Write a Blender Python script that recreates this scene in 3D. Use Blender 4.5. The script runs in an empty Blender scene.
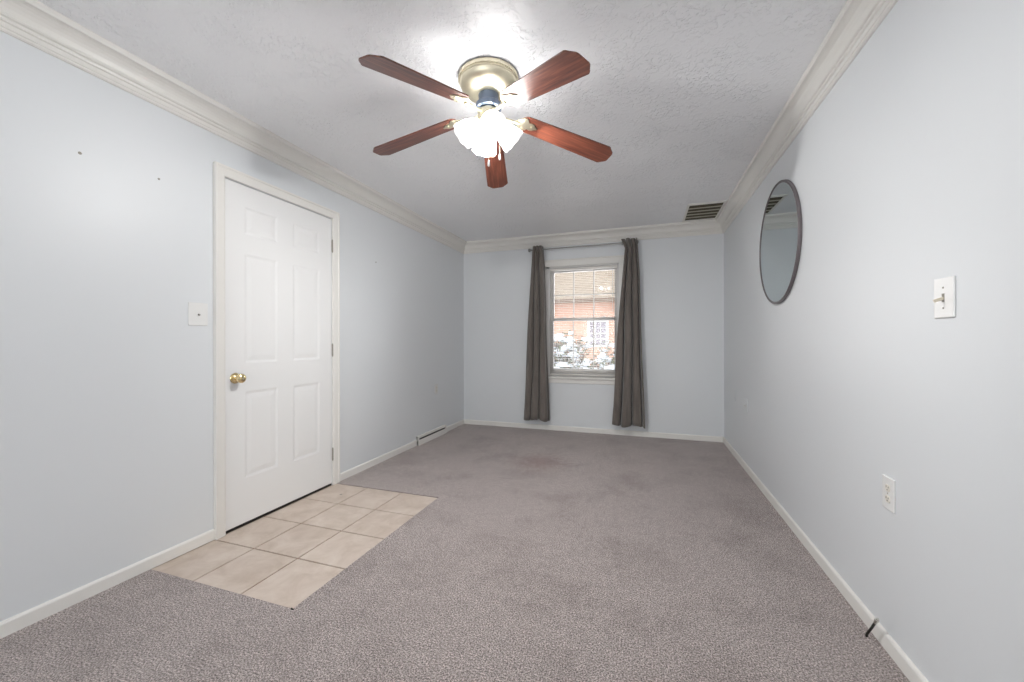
import bpy, bmesh, math, random
from mathutils import Vector, Matrix, Euler, noise as mnoise
random.seed(7)
S = bpy.context.scene
COL = S.collection
PI = math.pi

# ------------------------------------------------------------------ measures of the room (metres)
XL, XR, YB, YF, H = -2.311, 0.839, 4.839, -3.20, 2.44
CAM_H, FPX, YAW, PITCH, ROLL = 1.1198, 392.78, 0.3233, -0.0004, -0.0016

# ------------------------------------------------------------------ camera
c, s = math.cos(YAW), math.sin(YAW)
r = Vector((c, s, 0)); F = Vector((-s, c, 0)); U = Vector((0, 0, 1))
F2 = F * math.cos(PITCH) + U * math.sin(PITCH); U2 = U * math.cos(PITCH) - F * math.sin(PITCH)
r2 = r * math.cos(ROLL) + U2 * math.sin(ROLL); U3 = U2 * math.cos(ROLL) - r * math.sin(ROLL)
cam = bpy.data.objects.new('camera', bpy.data.cameras.new('camera')); COL.objects.link(cam)
cam.data.sensor_width = 36; cam.data.lens = FPX / 1024 * 36; cam.data.clip_start = 0.02; cam.data.clip_end = 200
m = Matrix.Identity(4)
for i in range(3):
    m[i][0], m[i][1], m[i][2] = r2[i], U3[i], -F2[i]
m[2][3] = CAM_H
cam.matrix_world = m
S.camera = cam

# ------------------------------------------------------------------ light and exposure
FAN = Vector((-0.736, 1.833, H))
BULB_W = 47
REAR_FILL_W = 32.0  # power of the added fill lamp behind the camera
SKY = 2.4
S.view_settings.view_transform = 'Standard'; S.view_settings.look = 'None'
S.view_settings.gamma = 1; S.view_settings.use_curve_mapping = False
S.view_settings.exposure = 0.14
W = bpy.data.worlds.new('overcast_sky'); S.world = W; W.use_nodes = True
bg = W.node_tree.nodes['Background']; bg.inputs[0].default_value = (0.93, 0.965, 1.0, 1); bg.inputs[1].default_value = SKY
S.cycles.use_denoising = True
S.cycles.max_bounces = 10; S.cycles.diffuse_bounces = 6; S.cycles.transparent_max_bounces = 24
S.cycles.sample_clamp_indirect = 6.0; S.cycles.caustics_reflective = False; S.cycles.caustics_refractive = False
def area_light(name, loc, rot, sx, sy, power, color):
    L = bpy.data.lights.new(name, 'AREA'); L.shape = 'RECTANGLE'; L.size = sx; L.size_y = sy; L.energy = power; L.color = color
    o = bpy.data.objects.new(name, L); COL.objects.link(o); o.location = loc; o.rotation_euler = rot
    return o
# fill lamp at an invented opening behind the camera, sky light through window ahead
area_light('daylight_fill', (-0.75, YF - 0.16, 1.45), (PI/2, 0, 0), 2.3, 1.3, REAR_FILL_W, (0.96, 0.98, 1.0))
area_light('daylight_fill', (-0.72, YB + 0.35, 1.40), (-PI/2, 0, 0), 0.9, 1.4, 18.0, (0.95, 0.97, 1.0))

# ------------------------------------------------------------------ helpers
def srgb(r_, g_, b_):
    f = lambda v: (v/255/12.92) if v/255 <= .04045 else ((v/255+.055)/1.055)**2.4
    return (f(r_), f(g_), f(b_), 1)
def mat(name, col, rough=.5, metal=0.0, **k):
    m_ = bpy.data.materials.new(name); m_.use_nodes = True
    b = m_.node_tree.nodes['Principled BSDF']
    b.inputs['Base Color'].default_value = col; b.inputs['Roughness'].default_value = rough; b.inputs['Metallic'].default_value = metal
    for kk, v in k.items(): b.inputs[kk.replace('_', ' ')].default_value = v
    return m_
def nd(m_, t, **k):
    n = m_.node_tree.nodes.new(t)
    for kk, v in k.items():
        if kk in n.inputs: n.inputs[kk].default_value = v
        else: setattr(n, kk, v)
    return n
def ln(m_, a, ao, b, bi): m_.node_tree.links.new(a.outputs[ao], b.inputs[bi])
def P(m_): return m_.node_tree.nodes['Principled BSDF']
def ramp(m_, stops):
    n = nd(m_, 'ShaderNodeValToRGB'); e = n.color_ramp.elements
    while len(e) < len(stops): e.new(0.5)
    for i, (p, c_) in enumerate(stops): e[i].position = p; e[i].color = c_
    return n
def noise_bump(m_, scale, strength, dist=.002, detail=3, coord='Object', stretch=None):
    tc = nd(m_, 'ShaderNodeTexCoord'); n = nd(m_, 'ShaderNodeTexNoise', Scale=scale, Detail=detail)
    if stretch:
        mp = nd(m_, 'ShaderNodeMapping'); mp.inputs['Scale'].default_value = stretch
        ln(m_, tc, coord, mp, 0); ln(m_, mp, 0, n, 'Vector')
    else: ln(m_, tc, coord, n, 'Vector')
    b = nd(m_, 'ShaderNodeBump', Strength=strength, Distance=dist)
    ln(m_, n, 'Fac', b, 'Height'); ln(m_, b, 0, P(m_), 'Normal')
    return tc, n, b

def link(name, data, parent=None, loc=None):
    o = bpy.data.objects.new(name, data); COL.objects.link(o)
    if parent is not None: o.parent = parent
    if loc is not None: o.location = loc
    return o
def obj(name, bm, material=None, parent=None, loc=None, smooth=None):
    me = bpy.data.meshes.new(name)
    bmesh.ops.recalc_face_normals(bm, faces=bm.faces[:])
    bm.to_mesh(me); bm.free()
    if material:
        for mm in (material if isinstance(material, (list, tuple)) else [material]): me.materials.append(mm)
    if smooth is not None:
        me.polygons.foreach_set('use_smooth', [True]*len(me.polygons)); me.set_sharp_from_angle(angle=smooth)
    return link(name, me, parent, loc)
def struct(o): o['kind'] = 'structure'; return o
def tag(o, label, cat, group=None):
    o['label'] = label; o['category'] = cat
    if group: o['group'] = group
    return o
def empty(name, loc=(0, 0, 0)):
    o = link(name, None, None, loc); o.empty_display_size = .05; return o
def box(bm, x0, x1, y0, y1, z0, z1, bev=0, mi=0):
    r_ = bmesh.ops.create_cube(bm, size=1)
    vs = r_['verts']
    for v in vs:
        v.co = Vector((x0+(v.co.x+.5)*(x1-x0), y0+(v.co.y+.5)*(y1-y0), z0+(v.co.z+.5)*(z1-z0)))
    fs = set(f for v in vs for f in v.link_faces)
    for f in fs: f.material_index = mi
    if bev:
        es = list(set(e for v in vs for e in v.link_edges))
        bmesh.ops.bevel(bm, geom=es, offset=bev, segments=2, affect='EDGES', profile=.5)
def lathe(bm, prof, n=32, M=None, cap0=False, cap1=False, scallop=None):
    rings = []
    for i, (rad, z) in enumerate(prof):
        ring = []
        for k in range(n):
            a = 2*PI*k/n
            rr, zz = rad, z
            if scallop: rr, zz = scallop(i, a, rad, z)
            p = Vector((rr*math.cos(a), rr*math.sin(a), zz))
            ring.append(bm.verts.new(M @ p if M else p))
        rings.append(ring)
    for i in range(len(rings)-1):
        for k in range(n):
            bm.faces.new((rings[i][k], rings[i][(k+1) % n], rings[i+1][(k+1) % n], rings[i+1][k]))
    if cap0: bm.faces.new(rings[0][::-1])
    if cap1: bm.faces.new(rings[-1])
def tube(bm, pts, rad, n=8, cap=True):
    pts = [Vector(p) for p in pts]; rings = []
    rads = rad if isinstance(rad, (list, tuple)) else [rad]*len(pts)
    prev = None
    for i, p in enumerate(pts):
        d = (pts[min(i+1, len(pts)-1)] - pts[max(i-1, 0)]).normalized()
        if prev is None:
            prev = d.orthogonal().normalized()
        prev = (prev - d*prev.dot(d)).normalized(); q = d.cross(prev)
        rings.append([bm.verts.new(p + (prev*math.cos(2*PI*k/n) + q*math.sin(2*PI*k/n))*rads[i]) for k in range(n)])
    for i in range(len(rings)-1):
        for k in range(n):
            bm.faces.new((rings[i][k], rings[i][(k+1) % n], rings[i+1][(k+1) % n], rings[i+1][k]))
    if cap: bm.faces.new(rings[0][::-1]); bm.faces.new(rings[-1])

# ------------------------------------------------------------------ materials
M_wall = mat('pale_blue_wall_paint', srgb(222, 225, 227), .42)
noise_bump(M_wall, 260, .12, .001)
M_ceil = mat('textured_ceiling_paint', srgb(244, 245, 247), .5)
tc = nd(M_ceil, 'ShaderNodeTexCoord')
n1 = nd(M_ceil, 'ShaderNodeTexNoise', Scale=44, Detail=3, Roughness=.55, Distortion=.5); ln(M_ceil, tc, 'Object', n1, 'Vector')
r1 = ramp(M_ceil, [(.50, (0, 0, 0, 1)), (.60, (1, 1, 1, 1))]); ln(M_ceil, n1, 'Fac', r1, 0)
n2 = nd(M_ceil, 'ShaderNodeTexNoise', Scale=5, Detail=2); ln(M_ceil, tc, 'Object', n2, 'Vector')
r3 = ramp(M_ceil, [(.38, (.15, .15, .15, 1)), (.6, (1, 1, 1, 1))]); ln(M_ceil, n2, 'Fac', r3, 0)
mx = nd(M_ceil, 'ShaderNodeMath', operation='MULTIPLY'); ln(M_ceil, r1, 0, mx, 0); ln(M_ceil, r3, 0, mx, 1)
bp = nd(M_ceil, 'ShaderNodeBump', Strength=.7, Distance=.006); ln(M_ceil, mx, 0, bp, 'Height'); ln(M_ceil, bp, 0, P(M_ceil), 'Normal')
M_trim = mat('cream_trim_paint', srgb(229, 227, 222), .35)
noise_bump(M_trim, 20, .02, .001)
M_base = mat('baseboard_paint', srgb(232, 230, 225), .4)
noise_bump(M_base, 60, .08, .001)
M_door = mat('white_door_paint', srgb(236, 236, 235), .35)
noise_bump(M_door, 55, .05, .001, 3, 'Object', (6, 1, .6))
M_plate = mat('white_plastic', srgb(234, 234, 232), .22)
noise_bump(M_plate, 40, .02)
M_almond = mat('aged_ivory_plastic', srgb(216, 206, 186), .3)
noise_bump(M_almond, 80, .05)
M_recep = mat('off_white_receptacle', srgb(226, 222, 212), .3)
noise_bump(M_recep, 60, .03)
M_dark = mat('dark_gap', srgb(38, 34, 30), .8)
noise_bump(M_dark, 50, .1)
M_brass = mat('polished_brass', srgb(236, 216, 168), .24, 1.0)
noise_bump(M_brass, 30, .03)
M_abrass = mat('antique_brass', srgb(222, 214, 190), .42, 1.0)
noise_bump(M_abrass, 200, .05, .001, 2, 'Object', (1, 1, .02))
M_steel = mat('brushed_steel', srgb(150, 150, 148), .35, 1.0)
noise_bump(M_steel, 120, .05)
M_neck = mat('bluish_motor_metal', srgb(120, 132, 150), .3, .8)
noise_bump(M_neck, 60, .04)
M_chrome = mat('bright_connector_metal', srgb(214, 214, 208), .25, 1.0)
noise_bump(M_chrome, 90, .05)
M_hinge = mat('dull_nickel', srgb(150, 146, 136), .5, .3)
noise_bump(M_hinge, 90, .06)

M_carpet = mat('mauve_grey_carpet', srgb(150, 140, 140), .95)
P(M_carpet).inputs['Specular IOR Level'].default_value = .1
P(M_carpet).inputs['Sheen Weight'].default_value = .25
tc = nd(M_carpet, 'ShaderNodeTexCoord')
nA = nd(M_carpet, 'ShaderNodeTexNoise', Scale=170, Detail=4, Roughness=.85); ln(M_carpet, tc, 'Object', nA, 'Vector')
nB = nd(M_carpet, 'ShaderNodeTexNoise', Scale=2.6, Detail=5, Roughness=.62); ln(M_carpet, tc, 'Object', nB, 'Vector')
nC = nd(M_carpet, 'ShaderNodeTexNoise', Scale=26, Detail=5, Roughness=.7); ln(M_carpet, tc, 'Object', nC, 'Vector')
rA = ramp(M_carpet, [(.39, srgb(58, 50, 48)), (.47, srgb(150, 138, 134)), (.53, srgb(188, 175, 171)), (.60, srgb(248, 237, 232))])
ln(M_carpet, nA, 'Fac', rA, 0)
rB = ramp(M_carpet, [(.32, (.80, .785, .78, 1)), (.52, (1, 1, 1, 1)), (.72, (1.0, 1.0, 1.0, 1))]); ln(M_carpet, nB, 'Fac', rB, 0)
rC = ramp(M_carpet, [(.32, (.78, .775, .77, 1)), (.6, (1, 1, 1, 1))]); ln(M_carpet, nC, 'Fac', rC, 0)
m1 = nd(M_carpet, 'ShaderNodeMix', data_type='RGBA', blend_type='MULTIPLY'); m1.inputs[0].default_value = 1
m2 = nd(M_carpet, 'ShaderNodeMix', data_type='RGBA', blend_type='MULTIPLY'); m2.inputs[0].default_value = 1
ln(M_carpet, rA, 0, m1, 6); ln(M_carpet, rB, 0, m1, 7); ln(M_carpet, m1, 2, m2, 6); ln(M_carpet, rC, 0, m2, 7)
# old spill stains with a shape of their own
vm = nd(M_carpet, 'ShaderNodeVectorMath', operation='DISTANCE'); vm.inputs[1].default_value = (-0.92, 3.52, 0); ln(M_carpet, tc, 'Object', vm, 0)
ad = nd(M_carpet, 'ShaderNodeMath', operation='MULTIPLY_ADD'); ad.inputs[1].default_value = .5; ln(M_carpet, nC, 'Fac', ad, 0); ln(M_carpet, vm, 'Value', ad, 2)
rS = ramp(M_carpet, [(.28, srgb(228, 214, 210)), (.60, (1, 1, 1, 1))]); ln(M_carpet, ad, 0, rS, 0)
m3 = nd(M_carpet, 'ShaderNodeMix', data_type='RGBA', blend_type='MULTIPLY'); m3.inputs[0].default_value = 1
ln(M_carpet, m2, 2, m3, 6); ln(M_carpet, rS, 0, m3, 7)
ln(M_carpet, m3, 2, P(M_carpet), 'Base Color')
bb_ = nd(M_carpet, 'ShaderNodeBump', Strength=.9, Distance=.006); ln(M_carpet, nA, 'Fac', bb_, 'Height'); ln(M_carpet, bb_, 0, P(M_carpet), 'Normal')

M_tile = mat('beige_ceramic_tile', srgb(205, 188, 168), .38)
tc = nd(M_tile, 'ShaderNodeTexCoord')
n1 = nd(M_tile, 'ShaderNodeTexNoise', Scale=7, Detail=6, Roughness=.65, Distortion=.5); ln(M_tile, tc, 'Object', n1, 'Vector')
r1 = ramp(M_tile, [(.32, srgb(190, 173, 158)), (.55, srgb(206, 191, 178)), (.75, srgb(216, 204, 192))]); ln(M_tile, n1, 'Fac', r1, 0)
ln(M_tile, r1, 0, P(M_tile), 'Base Color')
bt = nd(M_tile, 'ShaderNodeBump', Strength=.15, Distance=.002); ln(M_tile, n1, 'Fac', bt, 'Height'); ln(M_tile, bt, 0, P(M_tile), 'Normal')
M_grout = mat('brown_grout', srgb(146, 124, 104), .9)
noise_bump(M_grout, 150, .3)

def wood(name, a, b_, c_):
    w = mat(name, a, .3); P(w).inputs['Coat Weight'].default_value = .5; P(w).inputs['Coat Roughness'].default_value = .18
    tc_ = nd(w, 'ShaderNodeTexCoord'); mp = nd(w, 'ShaderNodeMapping'); mp.inputs['Scale'].default_value = (2.2, 38, 10)
    ln(w, tc_, 'Object', mp, 0)
    n_ = nd(w, 'ShaderNodeTexNoise', Scale=2.2, Detail=6, Roughness=.6, Distortion=.35); ln(w, mp, 0, n_, 'Vector')
    r_ = ramp(w, [(.32, a), (.52, b_), (.7, c_)]); ln(w, n_, 'Fac', r_, 0); ln(w, r_, 0, P(w), 'Base Color')
    return w
M_blade = wood('cherry_wood_blade', srgb(70, 36, 28), srgb(104, 56, 42), srgb(134, 80, 60))

M_curtain = mat('charcoal_taupe_fabric', srgb(104, 98, 93), .85)
P(M_curtain).inputs['Sheen Weight'].default_value = .3
tc, n_, b_ = noise_bump(M_curtain, 420, .25, .001, 2)
n3 = nd(M_curtain, 'ShaderNodeTexNoise', Scale=14, Detail=4); mp = nd(M_curtain, 'ShaderNodeMapping'); mp.inputs['Scale'].default_value = (3, 3, .25)
ln(M_curtain, tc, 'Object', mp, 0); ln(M_curtain, mp, 0, n3, 'Vector')
r_ = ramp(M_curtain, [(.3, srgb(100, 93, 87)), (.7, srgb(116, 108, 102))]); ln(M_curtain, n3, 'Fac', r_, 0); ln(M_curtain, r_, 0, P(M_curtain), 'Base Color')

M_mirror = mat('mirror_glass', srgb(196, 206, 208), .01, 1.0)
M_mframe = mat('grey_mauve_mirror_rim', srgb(110, 103, 105), .4, .3)
noise_bump(M_mframe, 60, .05)
M_vinyl = mat('white_vinyl_sash', srgb(214, 212, 210), .4)
noise_bump(M_vinyl, 40, .03)
M_slat = mat('white_blind_slat', srgb(232, 228, 222), .5)
P(M_slat).inputs['Transmission Weight'].default_value = 0.0
noise_bump(M_slat, 30, .02)
M_glass = bpy.data.materials.new('window_glass'); M_glass.use_nodes = True
nt = M_glass.node_tree; nt.nodes.remove(nt.nodes['Principled BSDF'])
tr = nt.nodes.new('ShaderNodeBsdfTransparent'); gl = nt.nodes.new('ShaderNodeBsdfGlossy'); gl.inputs['Roughness'].default_value = .02
fr = nt.nodes.new('ShaderNodeFresnel'); fr.inputs[0].default_value = 1.4; ms = nt.nodes.new('ShaderNodeMixShader')
nt.links.new(fr.outputs[0], ms.inputs[0]); nt.links.new(tr.outputs[0], ms.inputs[1]); nt.links.new(gl.outputs[0], ms.inputs[2])
nt.links.new(ms.outputs[0], nt.nodes['Material Output'].inputs[0])
def lit_glass(name, emis, trans):
    m_ = bpy.data.materials.new(name); m_.use_nodes = True; nt = m_.node_tree; nt.nodes.remove(nt.nodes['Principled BSDF'])
    t_ = nt.nodes.new('ShaderNodeBsdfTransparent'); e_ = nt.nodes.new('ShaderNodeEmission'); d_ = nt.nodes.new('ShaderNodeBsdfTranslucent')
    d_.inputs[0].default_value = (.85, .85, .845, 1); e_.inputs[0].default_value = (1, .985, .96, 1); e_.inputs[1].default_value = emis
    a_ = nt.nodes.new('ShaderNodeAddShader'); x_ = nt.nodes.new('ShaderNodeMixShader'); x_.inputs[0].default_value = trans
    n_ = nt.nodes.new('ShaderNodeTexNoise'); n_.inputs['Scale'].default_value = 30; bm_ = nt.nodes.new('ShaderNodeBump'); bm_.inputs['Strength'].default_value = .1
    nt.links.new(n_.outputs['Fac'], bm_.inputs['Height']); nt.links.new(bm_.outputs[0], d_.inputs['Normal'])
    nt.links.new(e_.outputs[0], a_.inputs[0]); nt.links.new(d_.outputs[0], a_.inputs[1])
    nt.links.new(a_.outputs[0], x_.inputs[1]); nt.links.new(t_.outputs[0], x_.inputs[2]); nt.links.new(x_.outputs[0], nt.nodes['Material Output'].inputs[0])
    return m_
M_shade = lit_glass('lit_frosted_glass_shade', 1.0, .05)
M_bulb = lit_glass('lit_bulb_glass', 6.0, .75)

# ------------------------------------------------------------------ room shell
DY1, DY2, DZ0, DZ1 = 1.6362, 2.4611, .0125, 2.0707          # door leaf
T = .14
WX0, WX1, WZ0, WZ1 = -1.167, -.278, .655, 2.045              # window opening in the back wall
TX1, TY0, TY1 = -1.394, 1.266, 2.500                         # tile landing

bm = bmesh.new()
box(bm, XL-T, XL, YF-T, DY1-.004, -.02, H); box(bm, XL-T, XL, DY2+.004, YB+T, -.02, H); box(bm, XL-T, XL, DY1-.004, DY2+.004, DZ1+.004, H)
struct(obj('wall_left', bm, M_wall))
bm = bmesh.new(); box(bm, XR, XR+T, YF-T, YB+T, -.02, H)
struct(obj('wall_right', bm, M_wall))
bm = bmesh.new()
box(bm, XL, WX0, YB, YB+T, -.02, H); box(bm, WX1, XR, YB, YB+T, -.02, H); box(bm, WX0, WX1, YB, YB+T, -.02, WZ0); box(bm, WX0, WX1, YB, YB+T, WZ1, H)
struct(obj('wall_back', bm, M_wall))
bm = bmesh.new()
fx0, fx1, fz0, fz1 = -1.95, .45, .78, 2.12  # unseen opening, added to let fill light into the room
box(bm, XL, fx0, YF-T, YF, -.02, H); box(bm, fx1, XR, YF-T, YF, -.02, H); box(bm, fx0, fx1, YF-T, YF, -.02, fz0); box(bm, fx0, fx1, YF-T, YF, fz1, H)
struct(obj('wall_front', bm, M_wall))
bm = bmesh.new(); box(bm, XL-T, XR+T, YF-T, YB+T, H, H+.1)
struct(obj('ceiling', bm, M_ceil))
bm = bmesh.new()
box(bm, TX1, XR, YF, YB, -.05, 0); box(bm, XL, TX1, YF, TY0, -.05, 0); box(bm, XL, TX1, TY1, YB, -.05, 0)
struct(obj('floor', bm, M_carpet))
# tile landing let into the carpet
bm = bmesh.new()
box(bm, XL-T, TX1, TY0, TY1, -.05, -.008, mi=1)
for i in range(3):
    for j in range(4):
        tw, tl = (TX1-XL)/3, (TY1-TY0)/4; g = .0035
        box(bm, XL+i*tw+g, XL+(i+1)*tw-g, TY0+j*tl+g, TY0+(j+1)*tl-g, -.02, -.004, .0015)
tf = struct(obj('floor_tiled', bm, [M_tile, M_grout]))
bm = bmesh.new(); lathe(bm, [(.0001, .0), (.006, .001), (.010, .0)], 12)
obj('screw_cap', bm, M_hinge, tf, (-2.103, 2.329, -.0035))
bm = bmesh.new(); tube(bm, [(-1.400, TY0-.002, .001), (-1.384, TY0-.005, .002)], [.0035, .002], 6)
obj('loose_carpet_edge', bm, M_dark, tf)

# crown moulding: offset from wall o, height z
crown = [(0, 2.298), (.009, 2.298), (.014, 2.303), (.014, 2.309), (.018, 2.312), (.018, 2.330), (.025, 2.333), (.027, 2.339), (.023, 2.343), (.023, 2.347),
         (.031, 2.350), (.034, 2.356), (.030, 2.361), (.031, 2.366), (.035, 2.380), (.042, 2.393), (.052, 2.404), (.064, 2.411), (.074, 2.414), (.083, 2.414), (.086, 2.418), (.088, 2.425), (.088, 2.4405), (0, 2.4405)]
based = [(0, 0), (.012, 0), (.012, .050), (.009, .056), (.004, .0588), (0, .0588)]
def run(prof, side, a, b_, ma, mb, zoff=0):
    """moulding along a wall from a to b; ma/mb = 1 when that end is mitred"""
    bm = bmesh.new(); R = []
    for t_, e in ((0, ma), (1, mb)):
        ring = []
        for o_, z in prof:
            q = (a + o_*e) if t_ == 0 else (b_ - o_*e)
            if side == 'left': p = (XL+o_, q, z+zoff)
            elif side == 'right': p = (XR-o_, q, z+zoff)
            elif side == 'back': p = (q, YB-o_, z+zoff)
            else: p = (q, YF+o_, z+zoff)
            ring.append(bm.verts.new(p))
        R.append(ring)
    n = len(prof)
    for k in range(n): bm.faces.new((R[0][k], R[0][(k+1) % n], R[1][(k+1) % n], R[1][k]))
    bm.faces.new(R[0][::-1]); bm.faces.new(R[1])
    return bm
struct(obj('trim_1', run(crown, 'left', YF, YB, 1, 1), M_trim))
struct(obj('trim_2', run(crown, 'back', XL, XR, 1, 1), M_trim))
struct(obj('trim_3', run(crown, 'right', YF, YB, 1, 1), M_trim))
struct(obj('trim_4', run(crown, 'front', XL, XR, 1, 1), M_trim))
CY0, CY1 = 1.575, 2.525                                       # door casing outer edges
b1 = run(based, 'left', YF, CY0, 1, 0); me1 = bpy.data.meshes.new('t'); b1.to_mesh(me1); b1.free()
b2 = run(based, 'left', CY1, 3.655, 0, 0); b2.from_mesh(me1)
b3 = run(based, 'left', 4.285, YB, 0, 1); me2 = bpy.data.meshes.new('t'); b3.to_mesh(me2); b3.free(); b2.from_mesh(me2)
struct(obj('baseboard_left', b2, M_base))
struct(obj('baseboard_back', run(based, 'back', XL, XR, 1, 1), M_base))
struct(obj('baseboard_right', run(based, 'right', YF, YB, 1, 1), M_base))
struct(obj('baseboard_front', run(based, 'front', XL, XR, 1, 1), M_base))
# painted seam bead on the right wall near the camera
bm = bmesh.new(); box(bm, XR-.0035, XR+.001, 1.235, 1.252, .058, 2.29, .001)
struct(obj('trim_5', bm, M_wall))

# ------------------------------------------------------------------ door
door = empty('door_1', (XL, (DY1+DY2)/2, 0)); struct(door)
def on_door(x, y, z): return Vector((x-XL, y-(DY1+DY2)/2, z))
bm = bmesh.new()
ys = [DY1, 1.757, 1.984, 2.106, 2.340, DY2]; zs = [DZ0, .283, .812, .985, 1.655, 1.775, 1.942, DZ1]
grid = [[bm.verts.new(on_door(XL, y, z)) for z in zs] for y in ys]
fields = []
for i in range(5):
    for j in range(7):
        f = bm.faces.new((grid[i][j], grid[i+1][j], grid[i+1][j+1], grid[i][j+1]))
        if i in (1, 3) and j in (1, 3, 5): fields.append(f)
bm.normal_update()
if bm.faces[:][0].normal.x < 0: bmesh.ops.reverse_faces(bm, faces=bm.faces[:])
for f in fields:
    for th, dp in ((.012, -.0035), (.006, -.0005), (.026, .003), (.003, .0003)):
        bmesh.ops.inset_region(bm, faces=[f], thickness=th, depth=dp, use_even_offset=True)
ext = bmesh.ops.extrude_edge_only(bm, edges=[e for e in bm.edges if e.is_boundary])
for v in [g for g in ext['geom'] if isinstance(g, bmesh.types.BMVert)]: v.co.x -= .035
obj('door_leaf', bm, M_door, door)
bm = bmesh.new()   # casing with a raised back band, three sides
def casing_piece(bm, rects):
    for a in rects: box(bm, *a)
def V(x, y, z): return on_door(x, y, z)
ci, co = .004, None
cas = [(0, .0), (0, .012), (.010, .016), (.046, .018), (.050, .022), (.060, .022), (.060, 0)]   # (distance outwards, height off wall)
zt_, yl_, yr_ = DZ1+.006, DY1-.005, DY2+.005
for path in (0,):
    rings = []
    for st in range(4):
        ring = []
        for d, h_ in cas:
            sc = 1.0 if st < 2 else 1.0
            if st == 0: p = (yl_-d, -.004)
            elif st == 1: p = (yl_-d, zt_+d)
            elif st == 2: p = (yr_+d, zt_+d)
            else: p = (yr_+d, -.004)
            ring.append(bm.verts.new(V(XL+h_, p[0], p[1])))
        rings.append(ring)
    n = len(cas)
    for q in range(3):
        for k in range(n): bm.faces.new((rings[q][k], rings[q][(k+1) % n], rings[q+1][(k+1) % n], rings[q+1][k]))
    bm.faces.new(rings[0][::-1]); bm.faces.new(rings[3])
obj('door_frame', bm, M_base, door)
bm = bmesh.new()   # jamb and stop seen as the dark gap round the leaf
for a in ((XL-T, XL-.036, DY1-.0035, DY2+.0035, DZ1-.01, DZ1+.0035), (XL-T, XL-.036, DY1-.0035, DY1+.01, 0, DZ1), (XL-T, XL-.036, DY2-.01, DY2+.0035, 0, DZ1)):
    p, q = on_door(a[0], a[2], a[4]), on_door(a[1], a[3], a[5]); box(bm, p.x, q.x, p.y, q.y, p.z, q.z)
obj('door_jamb', bm, M_trim, door)
bm = bmesh.new(); p, q = on_door(XL-.09, DY1, -.004), on_door(XL-.002, DY2, .006); box(bm, p.x, q.x, p.y, q.y, p.z, q.z, .002)
obj('threshold', bm, M_dark, door)
bm = bmesh.new(); p, q = on_door(XL-T-.02, DY1-.05, -.03), on_door(XL-T, DY2+.05, DZ1+.05); box(bm, p.x, q.x, p.y, q.y, p.z, q.z)
obj('outer_leaf', bm, M_dark, door)
RX = Matrix.Rotation(PI/2, 4, 'Y')
bm = bmesh.new()
lathe(bm, [(.0001, 0), (.031, 0), (.032, .003), (.029, .007), (.016, .010), (.012, .013), (.0115, .030), (.016, .034), (.0245, .040), (.0275, .049), (.026, .058), (.019, .064), (.008, .0655), (.0001, .0655)], 32, RX)
kn = obj('door_knob', bm, M_brass, door, on_door(XL, 1.696, .9), smooth=.6)
bm = bmesh.new(); lathe(bm, [(.0001, .0655), (.006, .0655), (.006, .0675), (.0001, .0675)], 16, RX); obj('keyhole_button', bm, M_abrass, kn)
for hz in (1.862, 1.05, .237):
    bm = bmesh.new()
    for k in range(5):
        lathe(bm, [(.0001, -.045+k*.018), (.0058, -.045+k*.018), (.0062, -.044+k*.018), (.0062, -.0285+k*.018), (.0058, -.0275+k*.018), (.0001, -.0275+k*.018)], 12)
    lathe(bm, [(.0001, .045), (.005, .045), (.004, .050), (.0001, .052)], 12); lathe(bm, [(.0001, -.052), (.004, -.050), (.005, -.045), (.0001, -.045)], 12)
    obj('hinge', bm, M_hinge, door, on_door(XL+.0065, DY2+.004, hz), smooth=.6)

# ------------------------------------------------------------------ window in the back wall
win = empty('window_1', (WX0, YB, 0)); struct(win)
def WB(bm, x0, x1, y0, y1, z0, z1, bev=0): box(bm, x0-WX0, x1-WX0, y0, y1, z0, z1, bev)
bm = bmesh.new()
WB(bm, WX0-.065, WX0, -.018, 0, WZ0-.0, WZ1+.075, .002); WB(bm, WX1, WX1+.065, -.018, 0, WZ0, WZ1+.075, .002); WB(bm, WX0-.001, WX1+.001, -.018, 0, WZ1, WZ1+.075, .002)
WB(bm, WX0-.072, WX0-.060, -.024, 0, WZ0, WZ1+.082, .002); WB(bm, WX1+.060, WX1+.072, -.024, 0, WZ0, WZ1+.082, .002); WB(bm, WX0-.062, WX1+.062, -.024, 0, WZ1+.072, WZ1+.085, .002)
obj('window_frame', bm, M_trim, win)
bm = bmesh.new()
WB(bm, WX0, WX0+.045, .0, T, WZ0, WZ1); WB(bm, WX1-.02, WX1, .0, T, WZ0, WZ1); WB(bm, WX0, WX1, .0, T, WZ1-.018, WZ1); WB(bm, WX0, WX1, .0, T, WZ0, WZ0+.02)
obj('window_jamb', bm, M_vinyl, win)
bm = bmesh.new(); WB(bm, WX0-.085, WX1+.085, -.045, .03, WZ0-.006, WZ0+.018, .006)
obj('window_sill', bm, M_trim, win)
bm = bmesh.new(); WB(bm, WX0-.07, WX1+.07, -.016, 0, WZ0-.062, WZ0-.006, .003)
obj('window_apron', bm, M_trim, win)
GX0, GX1 = -1.083, -.335; GZ0, GZM, GZ1 = .765, 1.385, 1.985
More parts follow.
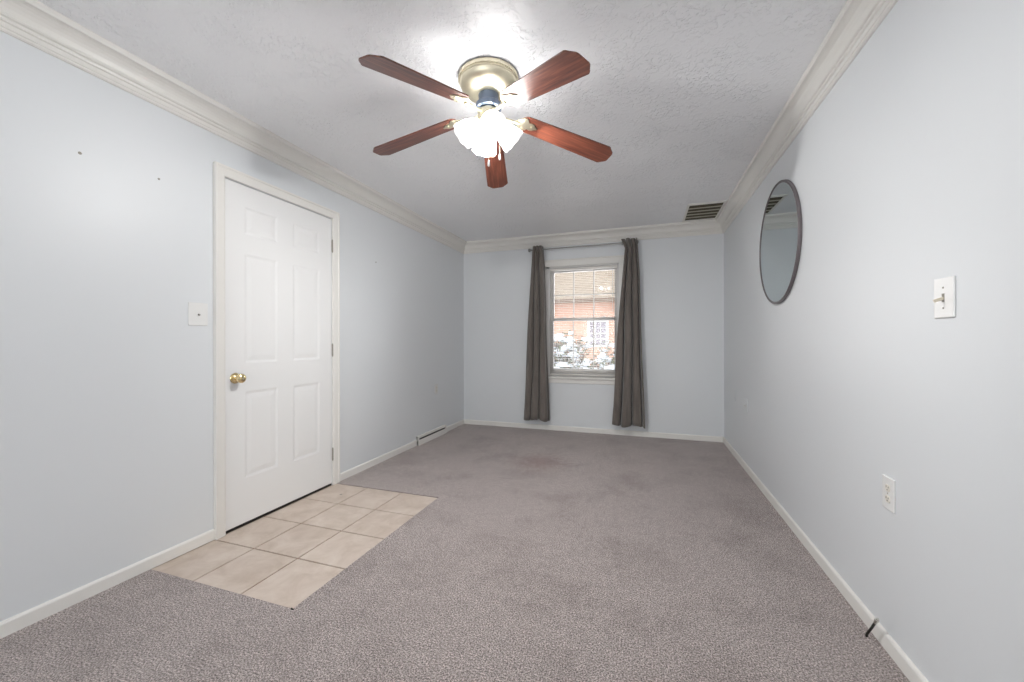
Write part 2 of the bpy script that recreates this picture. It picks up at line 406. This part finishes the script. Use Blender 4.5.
def sash(name, y, z0, z1, zr0, zr1):
    e = bmesh.new()
    a0, a1 = WX0+.045, WX1-.02
    WB(e, a0, GX0, y, y+.03, z0, z1, .003); WB(e, GX1, a1, y, y+.03, z0, z1, .003)
    WB(e, GX0-.001, GX1+.001, y, y+.03, z0, zr0, .003); WB(e, GX0-.001, GX1+.001, y, y+.03, zr1, z1, .003)
    o = obj(name, e, M_vinyl, win)
    e = bmesh.new()
    for k in (1, 2):
        xm = GX0+(GX1-GX0)*k/3; WB(e, xm-.007, xm+.007, y+.008, y+.022, zr0, zr1)
    zm = (zr0+zr1)/2+.0; WB(e, GX0, GX1, y+.008, y+.022, zm-.007, zm+.007)
    obj('muntins', e, M_vinyl, o)
    e = bmesh.new(); WB(e, GX0, GX1, y+.014, y+.0165, zr0, zr1)
    obj('pane', e, M_glass, o)
    return o
sash('lower_sash', .055, WZ0+.02, 1.405, GZ0, 1.372)
up = sash('upper_sash', .088, 1.372, WZ1-.018, 1.405, GZ1)
for xk in (GX0+.13, GX1-.13):
    e = bmesh.new(); WB(e, xk-.028, xk+.028, .058, .082, 1.405, 1.413, .002); WB(e, xk-.006, xk+.022, .052, .064, 1.409, 1.420, .002)
    obj('sash_lock', e, M_vinyl, win)

# mini blind inside the opening
bl = empty('mini_blind', ((WX0+WX1)/2, YB+.026, WZ1-.02)); tag(bl, 'white horizontal mini blind lowered inside the window with open slats', 'blind')
bx0, bx1 = -(WX1-WX0)/2+.047, (WX1-WX0)/2-.022
bm = bmesh.new(); box(bm, bx0, bx1, -.014, .014, -.028, -.001, .002); obj('headrail', bm, M_slat, bl)
bm = bmesh.new(); zb_ = WZ0+.05-(WZ1-.02); box(bm, bx0, bx1, -.012, .012, zb_-.012, zb_, .003); obj('bottom_rail', bm, M_slat, bl)
bm = bmesh.new(); z = -.045
while z > zb_+.012:
    prev = None
    for k in range(5):
        u = k/4-.5; yy = u*.024; zz = z + .0022*(1-4*u*u) + u*.006
        a, b_ = bm.verts.new((bx0+.002, yy, zz)), bm.verts.new((bx1-.002, yy, zz))
        if prev: bm.faces.new((prev[0], a, b_, prev[1]))
        prev = (a, b_)
    z -= .0212
sl = obj('slats', bm, M_slat, bl, smooth=1.2)
md = sl.modifiers.new('thick', 'SOLIDIFY'); md.thickness = .0006
bm = bmesh.new()
for fx in (.14, .5, .86):
    for yy in (-.0125, .0125): tube(bm, [(bx0+(bx1-bx0)*fx, yy, -.03), (bx0+(bx1-bx0)*fx, yy, zb_)], .0006, 4)
obj('ladder_cord', bm, M_slat, bl)
bm = bmesh.new(); tube(bm, [(bx1-.05, -.018, -.02), (bx1-.052, -.022, -.55)], .0035, 6); obj('tilt_wand', bm, M_plate, bl)

# ------------------------------------------------------------------ curtains and rod
RY, RZ = YB-.115, 2.25
rod = empty('curtain_rod', (-.71, RY, RZ)); tag(rod, 'slim grey metal curtain rod with round finials above the window', 'curtain rod')
bm = bmesh.new(); tube(bm, [(-.615, 0, 0), (.615, 0, 0)], .0085, 16); obj('pole', bm, M_steel, rod, smooth=.6)
for sx in (-1, 1):
    bm = bmesh.new(); RR = Matrix.Rotation(sx*PI/2, 4, 'Y')
    lathe(bm, [(.0085, 0), (.013, .002), (.013, .008), (.009, .011), (.017, .017), (.022, .027), (.022, .034), (.016, .043), (.0001, .047)], 20, RR)
    obj('finial', bm, M_steel, rod, (sx*.612, 0, 0), smooth=.6)
    bm = bmesh.new(); tube(bm, [(0, .115, -.005), (0, .02, -.012), (0, .004, -.010)], .005, 8); box(bm, -.011, .011, .108, .115, -.035, .025, .002)
    obj('bracket', bm, M_steel, rod, (sx*.575, 0, 0))
def curtain(name, tl, tr_, bl_, br_, folds, phase, label, seed, flap=0):
    """hanging panel: top and bottom x ranges at world coordinates"""
    root = empty(name, ((tl+tr_)/2, RY, RZ)); tag(root, label, 'curtain', 'curtains at the window')
    NU, NV = 168, 40; ztop, zbot = 2.292, .140
    rnd = random.Random(seed); am = [rnd.uniform(.75, 1.2) for _ in range(folds+2)]
    e = bmesh.new(); g = []
    for j in range(NV+1):
        v = j/NV; z_ = ztop+(zbot-ztop)*v; k = v**.8
        xl, xr = tl+(bl_-tl)*k, tr_+(br_-tr_)*k
        if flap: xl += flap*min(1, v/.05)*(1-k)
        row = []
        for i in range(NU+1):
            u = i/NU; uu = u + .05*math.sin(v*4+seed)*math.sin(PI*u)*v
            w = uu*folds*2*PI+phase
            amp = (.030 + .014*v)*am[int(uu*folds) % len(am)] if 0 <= uu <= 1 else .03
            sn_ = abs(math.sin(w/2)); q_ = min(1, sn_/.42); pl = (q_*q_*(3-2*q_))*(.72+.28*sn_)
            dep = (.085 + .02*v)*am[int(w/(2*PI)) % len(am)]
            yy = .045 - dep*pl + .006*math.sin(u*23+v*7+seed)*v
            x = xl+(xr-xl)*u  + .004*math.sin(v*9+u*6)
            zj = z_ + (.010*math.sin(u*9+seed)*v if v > .9 else 0)
            row.append(e.verts.new((x-root.location.x, yy-.004, zj-RZ)))
        g.append(row)
    for j in range(NV):
        for i in range(NU): e.faces.new((g[j][i], g[j][i+1], g[j+1][i+1], g[j+1][i]))
    o = obj('fabric_panel', e, M_curtain, root, smooth=1.5)
    sd = o.modifiers.new('thick', 'SOLIDIFY'); sd.thickness = .003; sd.offset = 0
    for k in range(folds*2):
        u = (k*PI-phase)/(2*PI)/folds
        if not .02 < u < .98: continue
        x = tl+(tr_-tl)*u-root.location.x
        e = bmesh.new()
        ring = [(0, .021*math.cos(2*PI*q/20), .021*math.sin(2*PI*q/20)) for q in range(21)]
        tube(e, ring, .0035, 6, False)
        gr = obj('grommet', e, M_steel, root, (x, 0, 0), smooth=.8)
        gr.rotation_euler = (0, 0, .35 if k % 2 else -.35)
    return root
curtain('curtain', -1.305, -1.180, -1.425, -1.105, 3, .4, 'dark taupe grommet curtain hanging left of the window', 3)
curtain('curtain', -.245, -.068, -.350, .012, 3, 1.6, 'dark taupe grommet curtain hanging right of the window, flaring wider at its hem', 8, .055)

# ------------------------------------------------------------------ round mirror on the right wall
mir = empty('round_mirror', (XR, 2.973, 1.748)); tag(mir, 'round mirror with a thin dark grey rim on the right wall', 'mirror')
RL = Matrix.Rotation(-PI/2, 4, 'Y')
bm = bmesh.new(); lathe(bm, [(.372, .001), (.388, .001), (.390, .003), (.390, .019), (.388, .021), (.3835, .021), (.3825, .018), (.372, .016)], 128, RL); obj('rim', bm, M_mframe, mir, smooth=.6)
bm = bmesh.new(); lathe(bm, [(.0001, .0165), (.3828, .0165), (.3828, .008), (.0001, .008)], 128, RL); obj('mirror_glass', bm, M_mirror, mir)

# ------------------------------------------------------------------ return grille in the ceiling
vent = empty('ceiling_vent', (.578, 4.44, H)); tag(vent, 'white return air grille with dark slots in the ceiling corner', 'vent')
vx, vy = .172, .298
bm = bmesh.new()
for a in ((-vx, vx, -vy, -vy+.045), (-vx, vx, vy-.045, vy), (-vx, -vx+.022, -vy+.044, vy-.044), (vx-.022, vx, -vy+.044, vy-.044)): box(bm, a[0], a[1], a[2], a[3], -.008, .0, .003)
obj('frame', bm, M_base, vent)
M_duct = mat('dark_duct_sheet', srgb(88, 82, 66), .9); noise_bump(M_duct, 60, .3)  # flat dark sheet filling the gaps between the louvers
M_louver = mat('grille_louver_grey', srgb(190, 184, 168), .5); noise_bump(M_louver, 50, .05)
bm = bmesh.new(); box(bm, -vx+.02, vx-.02, -vy+.04, vy-.04, -.002, -.0005); obj('duct_opening', bm, M_duct, vent)
for k in range(4):
    yk = -vy+.045 + (2*vy-.09)*(k+1)/5
    bm = bmesh.new(); box(bm, -vx+.021, vx-.021, yk-.010, yk+.010, -.0075, -.003, .001)
    obj('louver', bm, M_louver, vent)

# ------------------------------------------------------------------ baseboard register on the left wall
reg = empty('wall_register', (XL, 3.97, 0)); tag(reg, 'white baseboard heating register on the left wall with a dark slot', 'register')
bm = bmesh.new()
a0, a1 = -.315, .315
R = [[bm.verts.new((x, y, z)) for x, z in [(0, .0), (.036, .0), (.038, .006), (.034, .058), (.026, .058), (0, .05)]] for y in (a0, a1)]
n = len(R[0])
for k in range(n): bm.faces.new((R[0][k], R[0][(k+1) % n], R[1][(k+1) % n], R[1][k]))
bm.faces.new(R[0][::-1]); bm.faces.new(R[1])
obj('front_cover', bm, M_base, reg)
bm = bmesh.new(); box(bm, .002, .026, a0+.03, a1-.03, .050, .072); obj('damper_slot', bm, M_dark, reg)
bm = bmesh.new(); box(bm, 0, .026, a0, a1, .072, .100, .003); box(bm, 0, .032, a0, a0+.022, .0, .099, .003); box(bm, 0, .032, a1-.022, a1, .0, .099, .003)
obj('top_cover', bm, M_base, reg)

# ------------------------------------------------------------------ switches and outlets
def plate_mesh(w, h_, t=.006):
    bm = bmesh.new(); box(bm, 0, t, -w/2, w/2, -h_/2, h_/2, .0022); return bm
def screw(parent, z, x=.0062):
    bm = bmesh.new(); lathe(bm, [(.0001, .0015), (.0025, .0012), (.0032, 0)], 10, RX); obj('screw', bm, M_hinge, parent, (x, 0, z))
def side(o, wall, y, z):
    if wall == 'left': o.location = (XL, y, z)
    else: o.location = (XR, y, z); o.rotation_euler = (0, 0, PI)
def switch(wall, y, z, w, h_, label, tmat, group=None):
    root = empty('light_switch'); tag(root, label, 'light switch'); side(root, wall, y, z)
    obj('cover_plate', plate_mesh(w, h_), M_plate, root)
    bm = bmesh.new(); box(bm, .006, .0066, -.0052, .0052, -.0125, .0125); obj('toggle_slot', bm, M_plate if wall == 'left' else M_hinge, root)
    bm = bmesh.new(); box(bm, 0, .012 if wall == 'left' else .024, -.0035, .0035, -.0045, .0045, .0012); t_ = obj('toggle', bm, tmat, root, (.005, 0, -.001)); t_.rotation_euler = (0, .35, 0)
    if wall == 'right': screw(root, .030); screw(root, -.030)
switch('left', 1.490, 1.268, .098, .124, 'white light switch on the left wall beside the door casing', M_hinge)
switch('right', 1.4935, 1.244, .080, .118, 'glossy white light switch with worn brass-coloured toggle on the right wall', M_almond)
def outlet(wall, y, z, label):
    root = empty('wall_outlet'); tag(root, label, 'outlet'); side(root, wall, y, z)
    obj('cover_plate', plate_mesh(.072, .118), M_plate, root)
    for dz in (.0195, -.0195):
        bm = bmesh.new(); lathe(bm, [(.0001, .0078), (.0145, .0078), (.016, .006), (.016, .004)], 24, RX)
        for v in bm.verts: v.co.z = max(-.0125, min(.0125, v.co.z))
        rc = obj('receptacle', bm, M_recep, root, (0, 0, dz))
        bm = bmesh.new(); box(bm, .0079, .0083, -.0075, -.0055, .000, .008); box(bm, .0079, .0083, .0055, .0075, .001, .007); box(bm, .0079, .0083, -.002, .002, -.008, -.004)
        obj('socket_slots', bm, M_dark, rc)
    screw(root, 0, .0062)
outlet('right', 1.7705, .568, 'white duplex outlet low on the right wall, nearest the camera')
outlet('left', 4.087, .556, 'small white outlet on the left wall above the baseboard register')
def blank(y, z, label, knob):
    root = empty('wall_plate'); tag(root, label, 'wall plate'); side(root, 'right', y, z)
    M_pp = M_wall
    obj('cover_plate', plate_mesh(.072, .112), M_pp, root)
    if knob:
        bm = bmesh.new(); lathe(bm, [(.0075, .006), (.0075, .009), (.005, .009), (.005, .020), (.0001, .020)], 12, RX); obj('cable_jack', bm, M_plate, root)
    else:
        screw(root, .03); screw(root, -.03)
blank(4.295, .592, 'pale painted blank wall plate on the right wall nearest the back corner', False)
blank(3.829, .560, 'small wall-coloured cable jack plate with white jack low on the right wall beyond the mirror', True)

# coax cable stub rising out of the carpet by the right baseboard
cs = empty('cable_stub', (.797, 1.835, 0)); tag(cs, 'black coaxial cable stub with metal connector rising from carpet at right baseboard', 'cable')
tip = Vector((.807, 1.775, .110)) - cs.location
bm = bmesh.new(); tube(bm, [(0, 0, -.01), (.001, -.005, .012), tip*.45, tip*.80], .0042, 10); obj('cable', bm, M_dark, cs, smooth=.6)
q_ = tip.to_track_quat('Z', 'Y').to_matrix().to_4x4()
bm = bmesh.new(); lathe(bm, [(.0001, 0), (.0052, 0), (.0055, .012), (.0068, .013), (.0068, .022), (.0045, .023), (.0045, .028), (.0001, .028)], 6, Matrix.Translation(tip*.74) @ q_); obj('connector', bm, M_chrome, cs)

# screw holes left in the left wall
for y, z, d, lab in ((1.018, 1.935, .0065, 'small grey screw hole high on the left wall, nearest the camera'),
                     (1.310, 1.937, .0055, 'small grey screw hole high on the left wall, nearer the door casing'),
                     (2.945, 1.830, .005, 'white patched dot on the left wall, beyond the door'),
                     (3.000, 1.838, .006, 'grey anchor hole on the left wall beyond the door, right beside the patched dot')):
    bm = bmesh.new(); lathe(bm, [(.0001, .0006), (d*.7, .0014), (d, .0004), (d, 0)], 12, RX)
    tag(obj('wall_anchor', bm, M_plate if 'white' in lab else M_hinge, None, (XL, y, z)), lab, 'wall anchor')

# ------------------------------------------------------------------ ceiling fan
fan = empty('ceiling_fan', FAN); tag(fan, 'five-blade cherry wood ceiling fan with brass housing and lit glass shades', 'ceiling fan')
bm = bmesh.new()
lathe(bm, [(.134, 0), (.147, -.001), (.150, -.005), (.150, -.020), (.146, -.023), (.1465, -.030), (.143, -.034), (.141, -.045), (.134, -.058), (.121, -.070), (.102, -.080), (.084, -.086), (.068, -.090), (.0001, -.090)], 72)
hs = obj('motor_housing', bm, M_abrass, fan, smooth=.5)
bm = bmesh.new()
for k in range(72):
    a = 2*PI*k/72; ca, sa = math.cos(a), math.sin(a)
    r_ = bmesh.ops.create_icosphere(bm, subdivisions=1, radius=.0042)
    for v in r_['verts']: v.co += Vector((.1485*ca, .1485*sa, -.0215))
obj('beaded_rim', bm, M_abrass, hs)
bm = bmesh.new(); lathe(bm, [(.0001, -.083), (.053, -.083), (.051, -.092), (.048, -.128), (.058, -.131), (.064, -.136), (.064, -.158), (.056, -.163), (.0001, -.164)], 40)
obj('motor_neck', bm, M_neck, fan, smooth=.5)
ZBL = 2.280 - H
R_, PH, PIT, CONE = .695, -1.9151, -.1764, .1887
def blade_mats(k):
    a = PH + k*2*PI/5
    er = Vector((math.cos(a), math.sin(a), 0)); et = Vector((-math.sin(a), math.cos(a), 0)); u = Vector((0, 0, 1))
    X = er*math.cos(CONE) - u*math.sin(CONE); Y = (et*math.cos(PIT) + u*math.sin(PIT)); Y = (Y - X*Y.dot(X)).normalized(); Z = X.cross(Y)
    M = Matrix.Identity(4)
    for i in range(3): M[i][0], M[i][1], M[i][2] = X[i], Y[i], Z[i]
    M = Matrix.Rotation(.037, 4, 'Y') @ M
    M[2][3] = ZBL
    return M
out = [(.175, -.030), (.190, -.048), (.205, -.0545)]
out += [(.205+(.655-.205)*t_/6, -(.0545+(.0685-.0545)*t_/6)) for t_ in range(1, 7)]
tipc = [(.655, .0685), (.664, .064), (.672, .055), (.682, .046), (.692, .036), (.695, .026), (.695, .010)]
out += [(x, -y) for x, y in tipc[1:]]
full = out + [(x, -y) for x, y in reversed(out)]
bm = bmesh.new()
lo = [bm.verts.new((x, y, -.003)) for x, y in full]; hi = [bm.verts.new((x, y, .003)) for x, y in full]
bm.faces.new(lo[::-1]); bm.faces.new(hi)
for k in range(len(full)): bm.faces.new((lo[k], lo[(k+1) % len(full)], hi[(k+1) % len(full)], hi[k]))
blade0 = obj('blade', bm, M_blade, fan); blade0.matrix_local = blade_mats(0)
bm = bmesh.new()      # ornate bracket: arm, leaf plate under the blade, three screws
arm = [(.045, 0, -.012), (.085, 0, -.018), (.125, 0, -.014), (.165, 0, -.008)]
tube(bm, arm, [.011, .009, .0085, .010], 10)
leaf = [(.150, .010), (.165, .026), (.180, .040), (.196, .044), (.206, .036), (.214, .022), (.226, .026), (.240, .022), (.250, .010), (.262, .004)]
pts = leaf + [(x, -y) for x, y in reversed(leaf)]
a_ = [bm.verts.new((x, y, -.0035)) for x, y in pts]; b_ = [bm.verts.new((x, y, -.0075)) for x, y in pts]
bm.faces.new(a_); bm.faces.new(b_[::-1])
for k in range(len(pts)): bm.faces.new((a_[k], a_[(k+1) % len(pts)], b_[(k+1) % len(pts)], b_[k]))
for x, y in ((.188, .030), (.188, -.030), (.235, 0)):
    lathe(bm, [(.0055, -.0075), (.005, -.010), (.0001, -.0108)], 10, Matrix.Translation((x, y, 0)))
iron0 = obj('blade_bracket', bm, M_abrass, blade0, smooth=.6)
for k in range(1, 5):
    b = blade0.copy(); COL.objects.link(b); b.parent = fan; b.matrix_local = blade_mats(k)
    i_ = iron0.copy(); COL.objects.link(i_); i_.parent = b
# light kit
bm = bmesh.new(); lathe(bm, [(.0001, -.160), (.040, -.161), (.050, -.168), (.055, -.180), (.054, -.205), (.046, -.223), (.028, -.234), (.012, -.238), (.008, -.248), (.0001, -.252)], 40)
obj('light_fitter', bm, M_abrass, fan, smooth=.5)
def shade_mat(az, tilt=math.radians(48)):
    d = Vector((math.cos(az)*math.sin(tilt), math.sin(az)*math.sin(tilt), -math.cos(tilt)))
    M = d.to_track_quat('Z', 'Y').to_matrix().to_4x4()
    M.translation = Vector((0, 0, -.190)) + d*.062
    return M
bm = bmesh.new()
prof = [(.020, 0), (.023, .006), (.026, .012), (.034, .024), (.044, .040), (.0505, .058), (.055, .076), (.0575, .092), (.060, .105), (.063, .115)]
def scal(i, a, rad, z):
    w = (i/(len(prof)-1))**3
    return rad*(1+.008*math.cos(12*a)*(i/(len(prof)-1)))+.0012*w*math.cos(8*a), z+.0015*w*math.cos(8*a)
lathe(bm, prof, 60, None, scallop=scal)
sh0 = obj('glass_shade', bm, M_shade, fan, smooth=1.2)
bm = bmesh.new(); tube(bm, [(0, 0, -.040), (0, 0, -.012)], .010, 12); lathe(bm, [(.012, -.014), (.024, -.010), (.025, .006), (.020, .010), (.0001, .010)], 24)
so0 = obj('socket_cup', bm, M_abrass, sh0, smooth=.6)
bm = bmesh.new(); lathe(bm, [(.012, .008), (.013, .022), (.022, .042), (.0285, .062), (.027, .080), (.018, .093), (.0001, .098)], 24)
bu0 = obj('light_bulb', bm, M_bulb, sh0, smooth=1.0)
AZ = [math.radians(121.8+90*k) for k in range(4)]
for k, az in enumerate(AZ):
    if k == 0: sh = sh0
    else:
        sh = sh0.copy(); COL.objects.link(sh); sh.parent = fan
        for src in (so0, bu0):
            q = src.copy(); COL.objects.link(q); q.parent = sh
    sh.matrix_local = shade_mat(az)
    L = bpy.data.lights.new('bulb_light', 'POINT'); L.energy = BULB_W; L.color = (1, .99, .975); L.shadow_soft_size = .025
    lo_ = bpy.data.objects.new('bulb_light', L); COL.objects.link(lo_); lo_.location = FAN + (shade_mat(az) @ Vector((0, 0, .066)))
# pull chains
for (x, y, zend) in ((.012, -.030, 1.982), (.048, .030, 2.035)):
    z0 = -.228; z1 = zend-H+.03
    bm = bmesh.new(); k = 0
    zz = z0
    while zz > z1:
        r_ = bmesh.ops.create_icosphere(bm, subdivisions=1, radius=.0016)
        for v in r_['verts']: v.co += Vector((x, y, zz))
        zz -= .0042
    tube(bm, [(x, y, z0), (x, y, z1)], .0007, 5)
    ch = obj('pull_chain', bm, M_abrass, fan)
    bm = bmesh.new(); lathe(bm, [(.0001, z1+.002), (.003, z1), (.0055, z1-.014), (.006, z1-.026), (.004, z1-.031), (.0001, z1-.032)], 14, Matrix.Translation((x, y, 0)))
    obj('pull_knob', bm, M_plate, ch, smooth=.8)

# ------------------------------------------------------------------ outside the window
M_snow = mat('fresh_snow', srgb(244, 247, 252), .7); noise_bump(M_snow, 9, .4, .03)
M_brick = mat('red_brick', srgb(186, 108, 84), .85)
tc = nd(M_brick, 'ShaderNodeTexCoord'); mp = nd(M_brick, 'ShaderNodeMapping'); mp.inputs['Rotation'].default_value = (PI/2, 0, 0)
bt = nd(M_brick, 'ShaderNodeTexBrick', Scale=2.2); bt.inputs['Color1'].default_value = srgb(216, 170, 146); bt.inputs['Color2'].default_value = srgb(206, 158, 134)
bt.inputs['Mortar'].default_value = srgb(212, 190, 176); bt.inputs['Mortar Size'].default_value = .018
ln(M_brick, tc, 'Object', mp, 0); ln(M_brick, mp, 0, bt, 'Vector'); ln(M_brick, bt, 'Color', P(M_brick), 'Base Color')
M_roof = mat('tan_shingle_roof', srgb(196, 178, 158), .9)
tc = nd(M_roof, 'ShaderNodeTexCoord'); n1 = nd(M_roof, 'ShaderNodeTexNoise', Scale=3, Detail=5); mp = nd(M_roof, 'ShaderNodeMapping'); mp.inputs['Scale'].default_value = (1, 6, 6)
ln(M_roof, tc, 'Object', mp, 0); ln(M_roof, mp, 0, n1, 'Vector')
r1 = ramp(M_roof, [(.35, srgb(138, 122, 106)), (.65, srgb(172, 158, 142))]); ln(M_roof, n1, 'Fac', r1, 0); ln(M_roof, r1, 0, P(M_roof), 'Base Color')
M_gut = mat('brown_gutter', srgb(120, 100, 84), .5); noise_bump(M_gut, 20, .1)
M_leaf = mat('evergreen_leaf', srgb(96, 108, 84), .6)
tc = nd(M_leaf, 'ShaderNodeTexCoord'); n1 = nd(M_leaf, 'ShaderNodeTexNoise', Scale=5, Detail=2); ln(M_leaf, tc, 'Object', n1, 'Vector')
r1 = ramp(M_leaf, [(.35, srgb(86, 98, 92)), (.5, srgb(118, 128, 96)), (.65, srgb(160, 120, 112))]); ln(M_leaf, n1, 'Fac', r1, 0); ln(M_leaf, r1, 0, P(M_leaf), 'Base Color')
M_bark = mat('grey_brown_bark', srgb(110, 92, 84), .9); noise_bump(M_bark, 60, .4)
bm = bmesh.new(); box(bm, -30, 30, YB+T, 45, -.7, -.5)
gs = struct(obj('ground', bm, M_snow))
HY = 18.0
hs = empty('brick_house', (-6.0, HY, -.5)); tag(hs, 'red brick house with tan roof seen through the blinds of the window', 'house')
def HB(bm, x0, x1, y0, y1, z0, z1, bev=0): box(bm, x0+6.0, x1+6.0, y0-HY, y1-HY, z0+.5, z1+.5, bev)
bm = bmesh.new(); HB(bm, -14, 4, HY, HY+8, -.5, 3.0); obj('wall', bm, M_brick, hs)
bm = bmesh.new()
vs = [bm.verts.new((x+6.0, y-HY, z+.5)) for x in (-14.5, 4.5) for y, z in ((HY-.5, 2.95), (HY+4, 5.9), (HY+8.5, 2.95))]
bm.faces.new((vs[0], vs[3], vs[4], vs[1])); bm.faces.new((vs[1], vs[4], vs[5], vs[2])); bm.faces.new((vs[0], vs[1], vs[2])); bm.faces.new((vs[3], vs[5], vs[4])); bm.faces.new((vs[0], vs[2], vs[5], vs[3]))
rf = obj('roof', bm, M_roof, hs)
bm = bmesh.new(); HB(bm, -14.5, 4.5, HY-.62, HY-.48, 2.80, 2.98, .02); obj('gutter', bm, M_gut, hs)
def far_window(x0, x1, z0, z1):
    e = bmesh.new()
    HB(e, x0-.12, x0, HY-.06, HY, z0-.12, z1+.12); HB(e, x1, x1+.12, HY-.06, HY, z0-.12, z1+.12); HB(e, x0, x1, HY-.06, HY, z0-.12, z0); HB(e, x0, x1, HY-.06, HY, z1, z1+.12)
    for k in (1, 2): HB(e, x0+(x1-x0)*k/3-.02, x0+(x1-x0)*k/3+.02, HY-.05, HY, z0, z1)
    for k in (1, 2, 3): HB(e, x0, x1, HY-.05, HY, z0+(z1-z0)*k/4-.02, z0+(z1-z0)*k/4+.02)
    w_ = obj('window', e, M_vinyl, hs)
    e = bmesh.new(); HB(e, x0, x1, HY-.02, HY+.01, z0, z1)
    M_fp = mat('far_pane', srgb(150, 140, 150), .2); noise_bump(M_fp, 3, .02)
    obj('pane', e, M_fp, w_)
far_window(-2.30, -1.60, .95, 1.95)
# shrub with snow
rnd = random.Random(11)
sb = empty('snowy_shrub', (-1.55, 8.2, -.5)); tag(sb, 'evergreen shrub loaded with snow outside below the window', 'shrub')
stems = bmesh.new(); lv = bmesh.new(); sn = bmesh.new()
def leaf_quad(bm, p, L_, W_):
    d = Vector((rnd.gauss(0, 1), rnd.gauss(0, 1), rnd.gauss(0, .6))).normalized(); t_ = d.orthogonal().normalized()
    t_ = (Matrix.Rotation(rnd.uniform(0, 6.28), 3, d) @ t_)
    a, b, c2, d2 = p, p+d*L_*.5+t_*W_, p+d*L_, p+d*L_*.5-t_*W_
    bm.faces.new([bm.verts.new(x) for x in (a, b, c2, d2)])
for k in range(95):
    a = rnd.uniform(0, 2*PI); rad = rnd.uniform(.1, 1.45); top = (1.83 - .28*(rad/1.45)**2)*rnd.uniform(.62, 1.0)
    e_ = Vector((rad*math.cos(a)*1.15, rad*math.sin(a)*.8, top)); mid = Vector((e_.x*.35, e_.y*.35, top*.55))
    tube(stems, [(e_.x*.1, e_.y*.1, 0), mid, e_], [.022, .014, .005], 5)
    for q in range(46):
        t_ = rnd.uniform(.35, 1.0); p = mid.lerp(e_, (t_-.35)/.65) + Vector((rnd.gauss(0, .07), rnd.gauss(0, .07), rnd.gauss(0, .06)))
        leaf_quad(lv, p, rnd.uniform(.06, .11), rnd.uniform(.012, .024))
    for q in range(4):
        if rnd.random() < .3: continue
        p = mid.lerp(e_, rnd.uniform(.2, 1.0)) + Vector((rnd.gauss(0, .06), rnd.gauss(0, .06), .05))
        r_ = bmesh.ops.create_icosphere(sn, subdivisions=2, radius=1)
        sx_, sy_, sz_ = rnd.uniform(.05, .15), rnd.uniform(.05, .14), rnd.uniform(.025, .055); rz = Matrix.Rotation(rnd.uniform(0, 3), 3, 'Z')
        off = Vector((rnd.random()*9, rnd.random()*9, 0))
        for v in r_['verts']:
            kx = 1+.35*mnoise.noise(v.co*1.7+off); v.co = rz @ Vector((v.co.x*sx_*kx, v.co.y*sy_*kx, v.co.z*sz_*kx)) + p
obj('branches', stems, M_bark, sb); obj('foliage', lv, M_leaf, sb)['kind'] = 'stuff'
obj('snow_cover', sn, M_snow, sb, smooth=2.0)['kind'] = 'stuff'
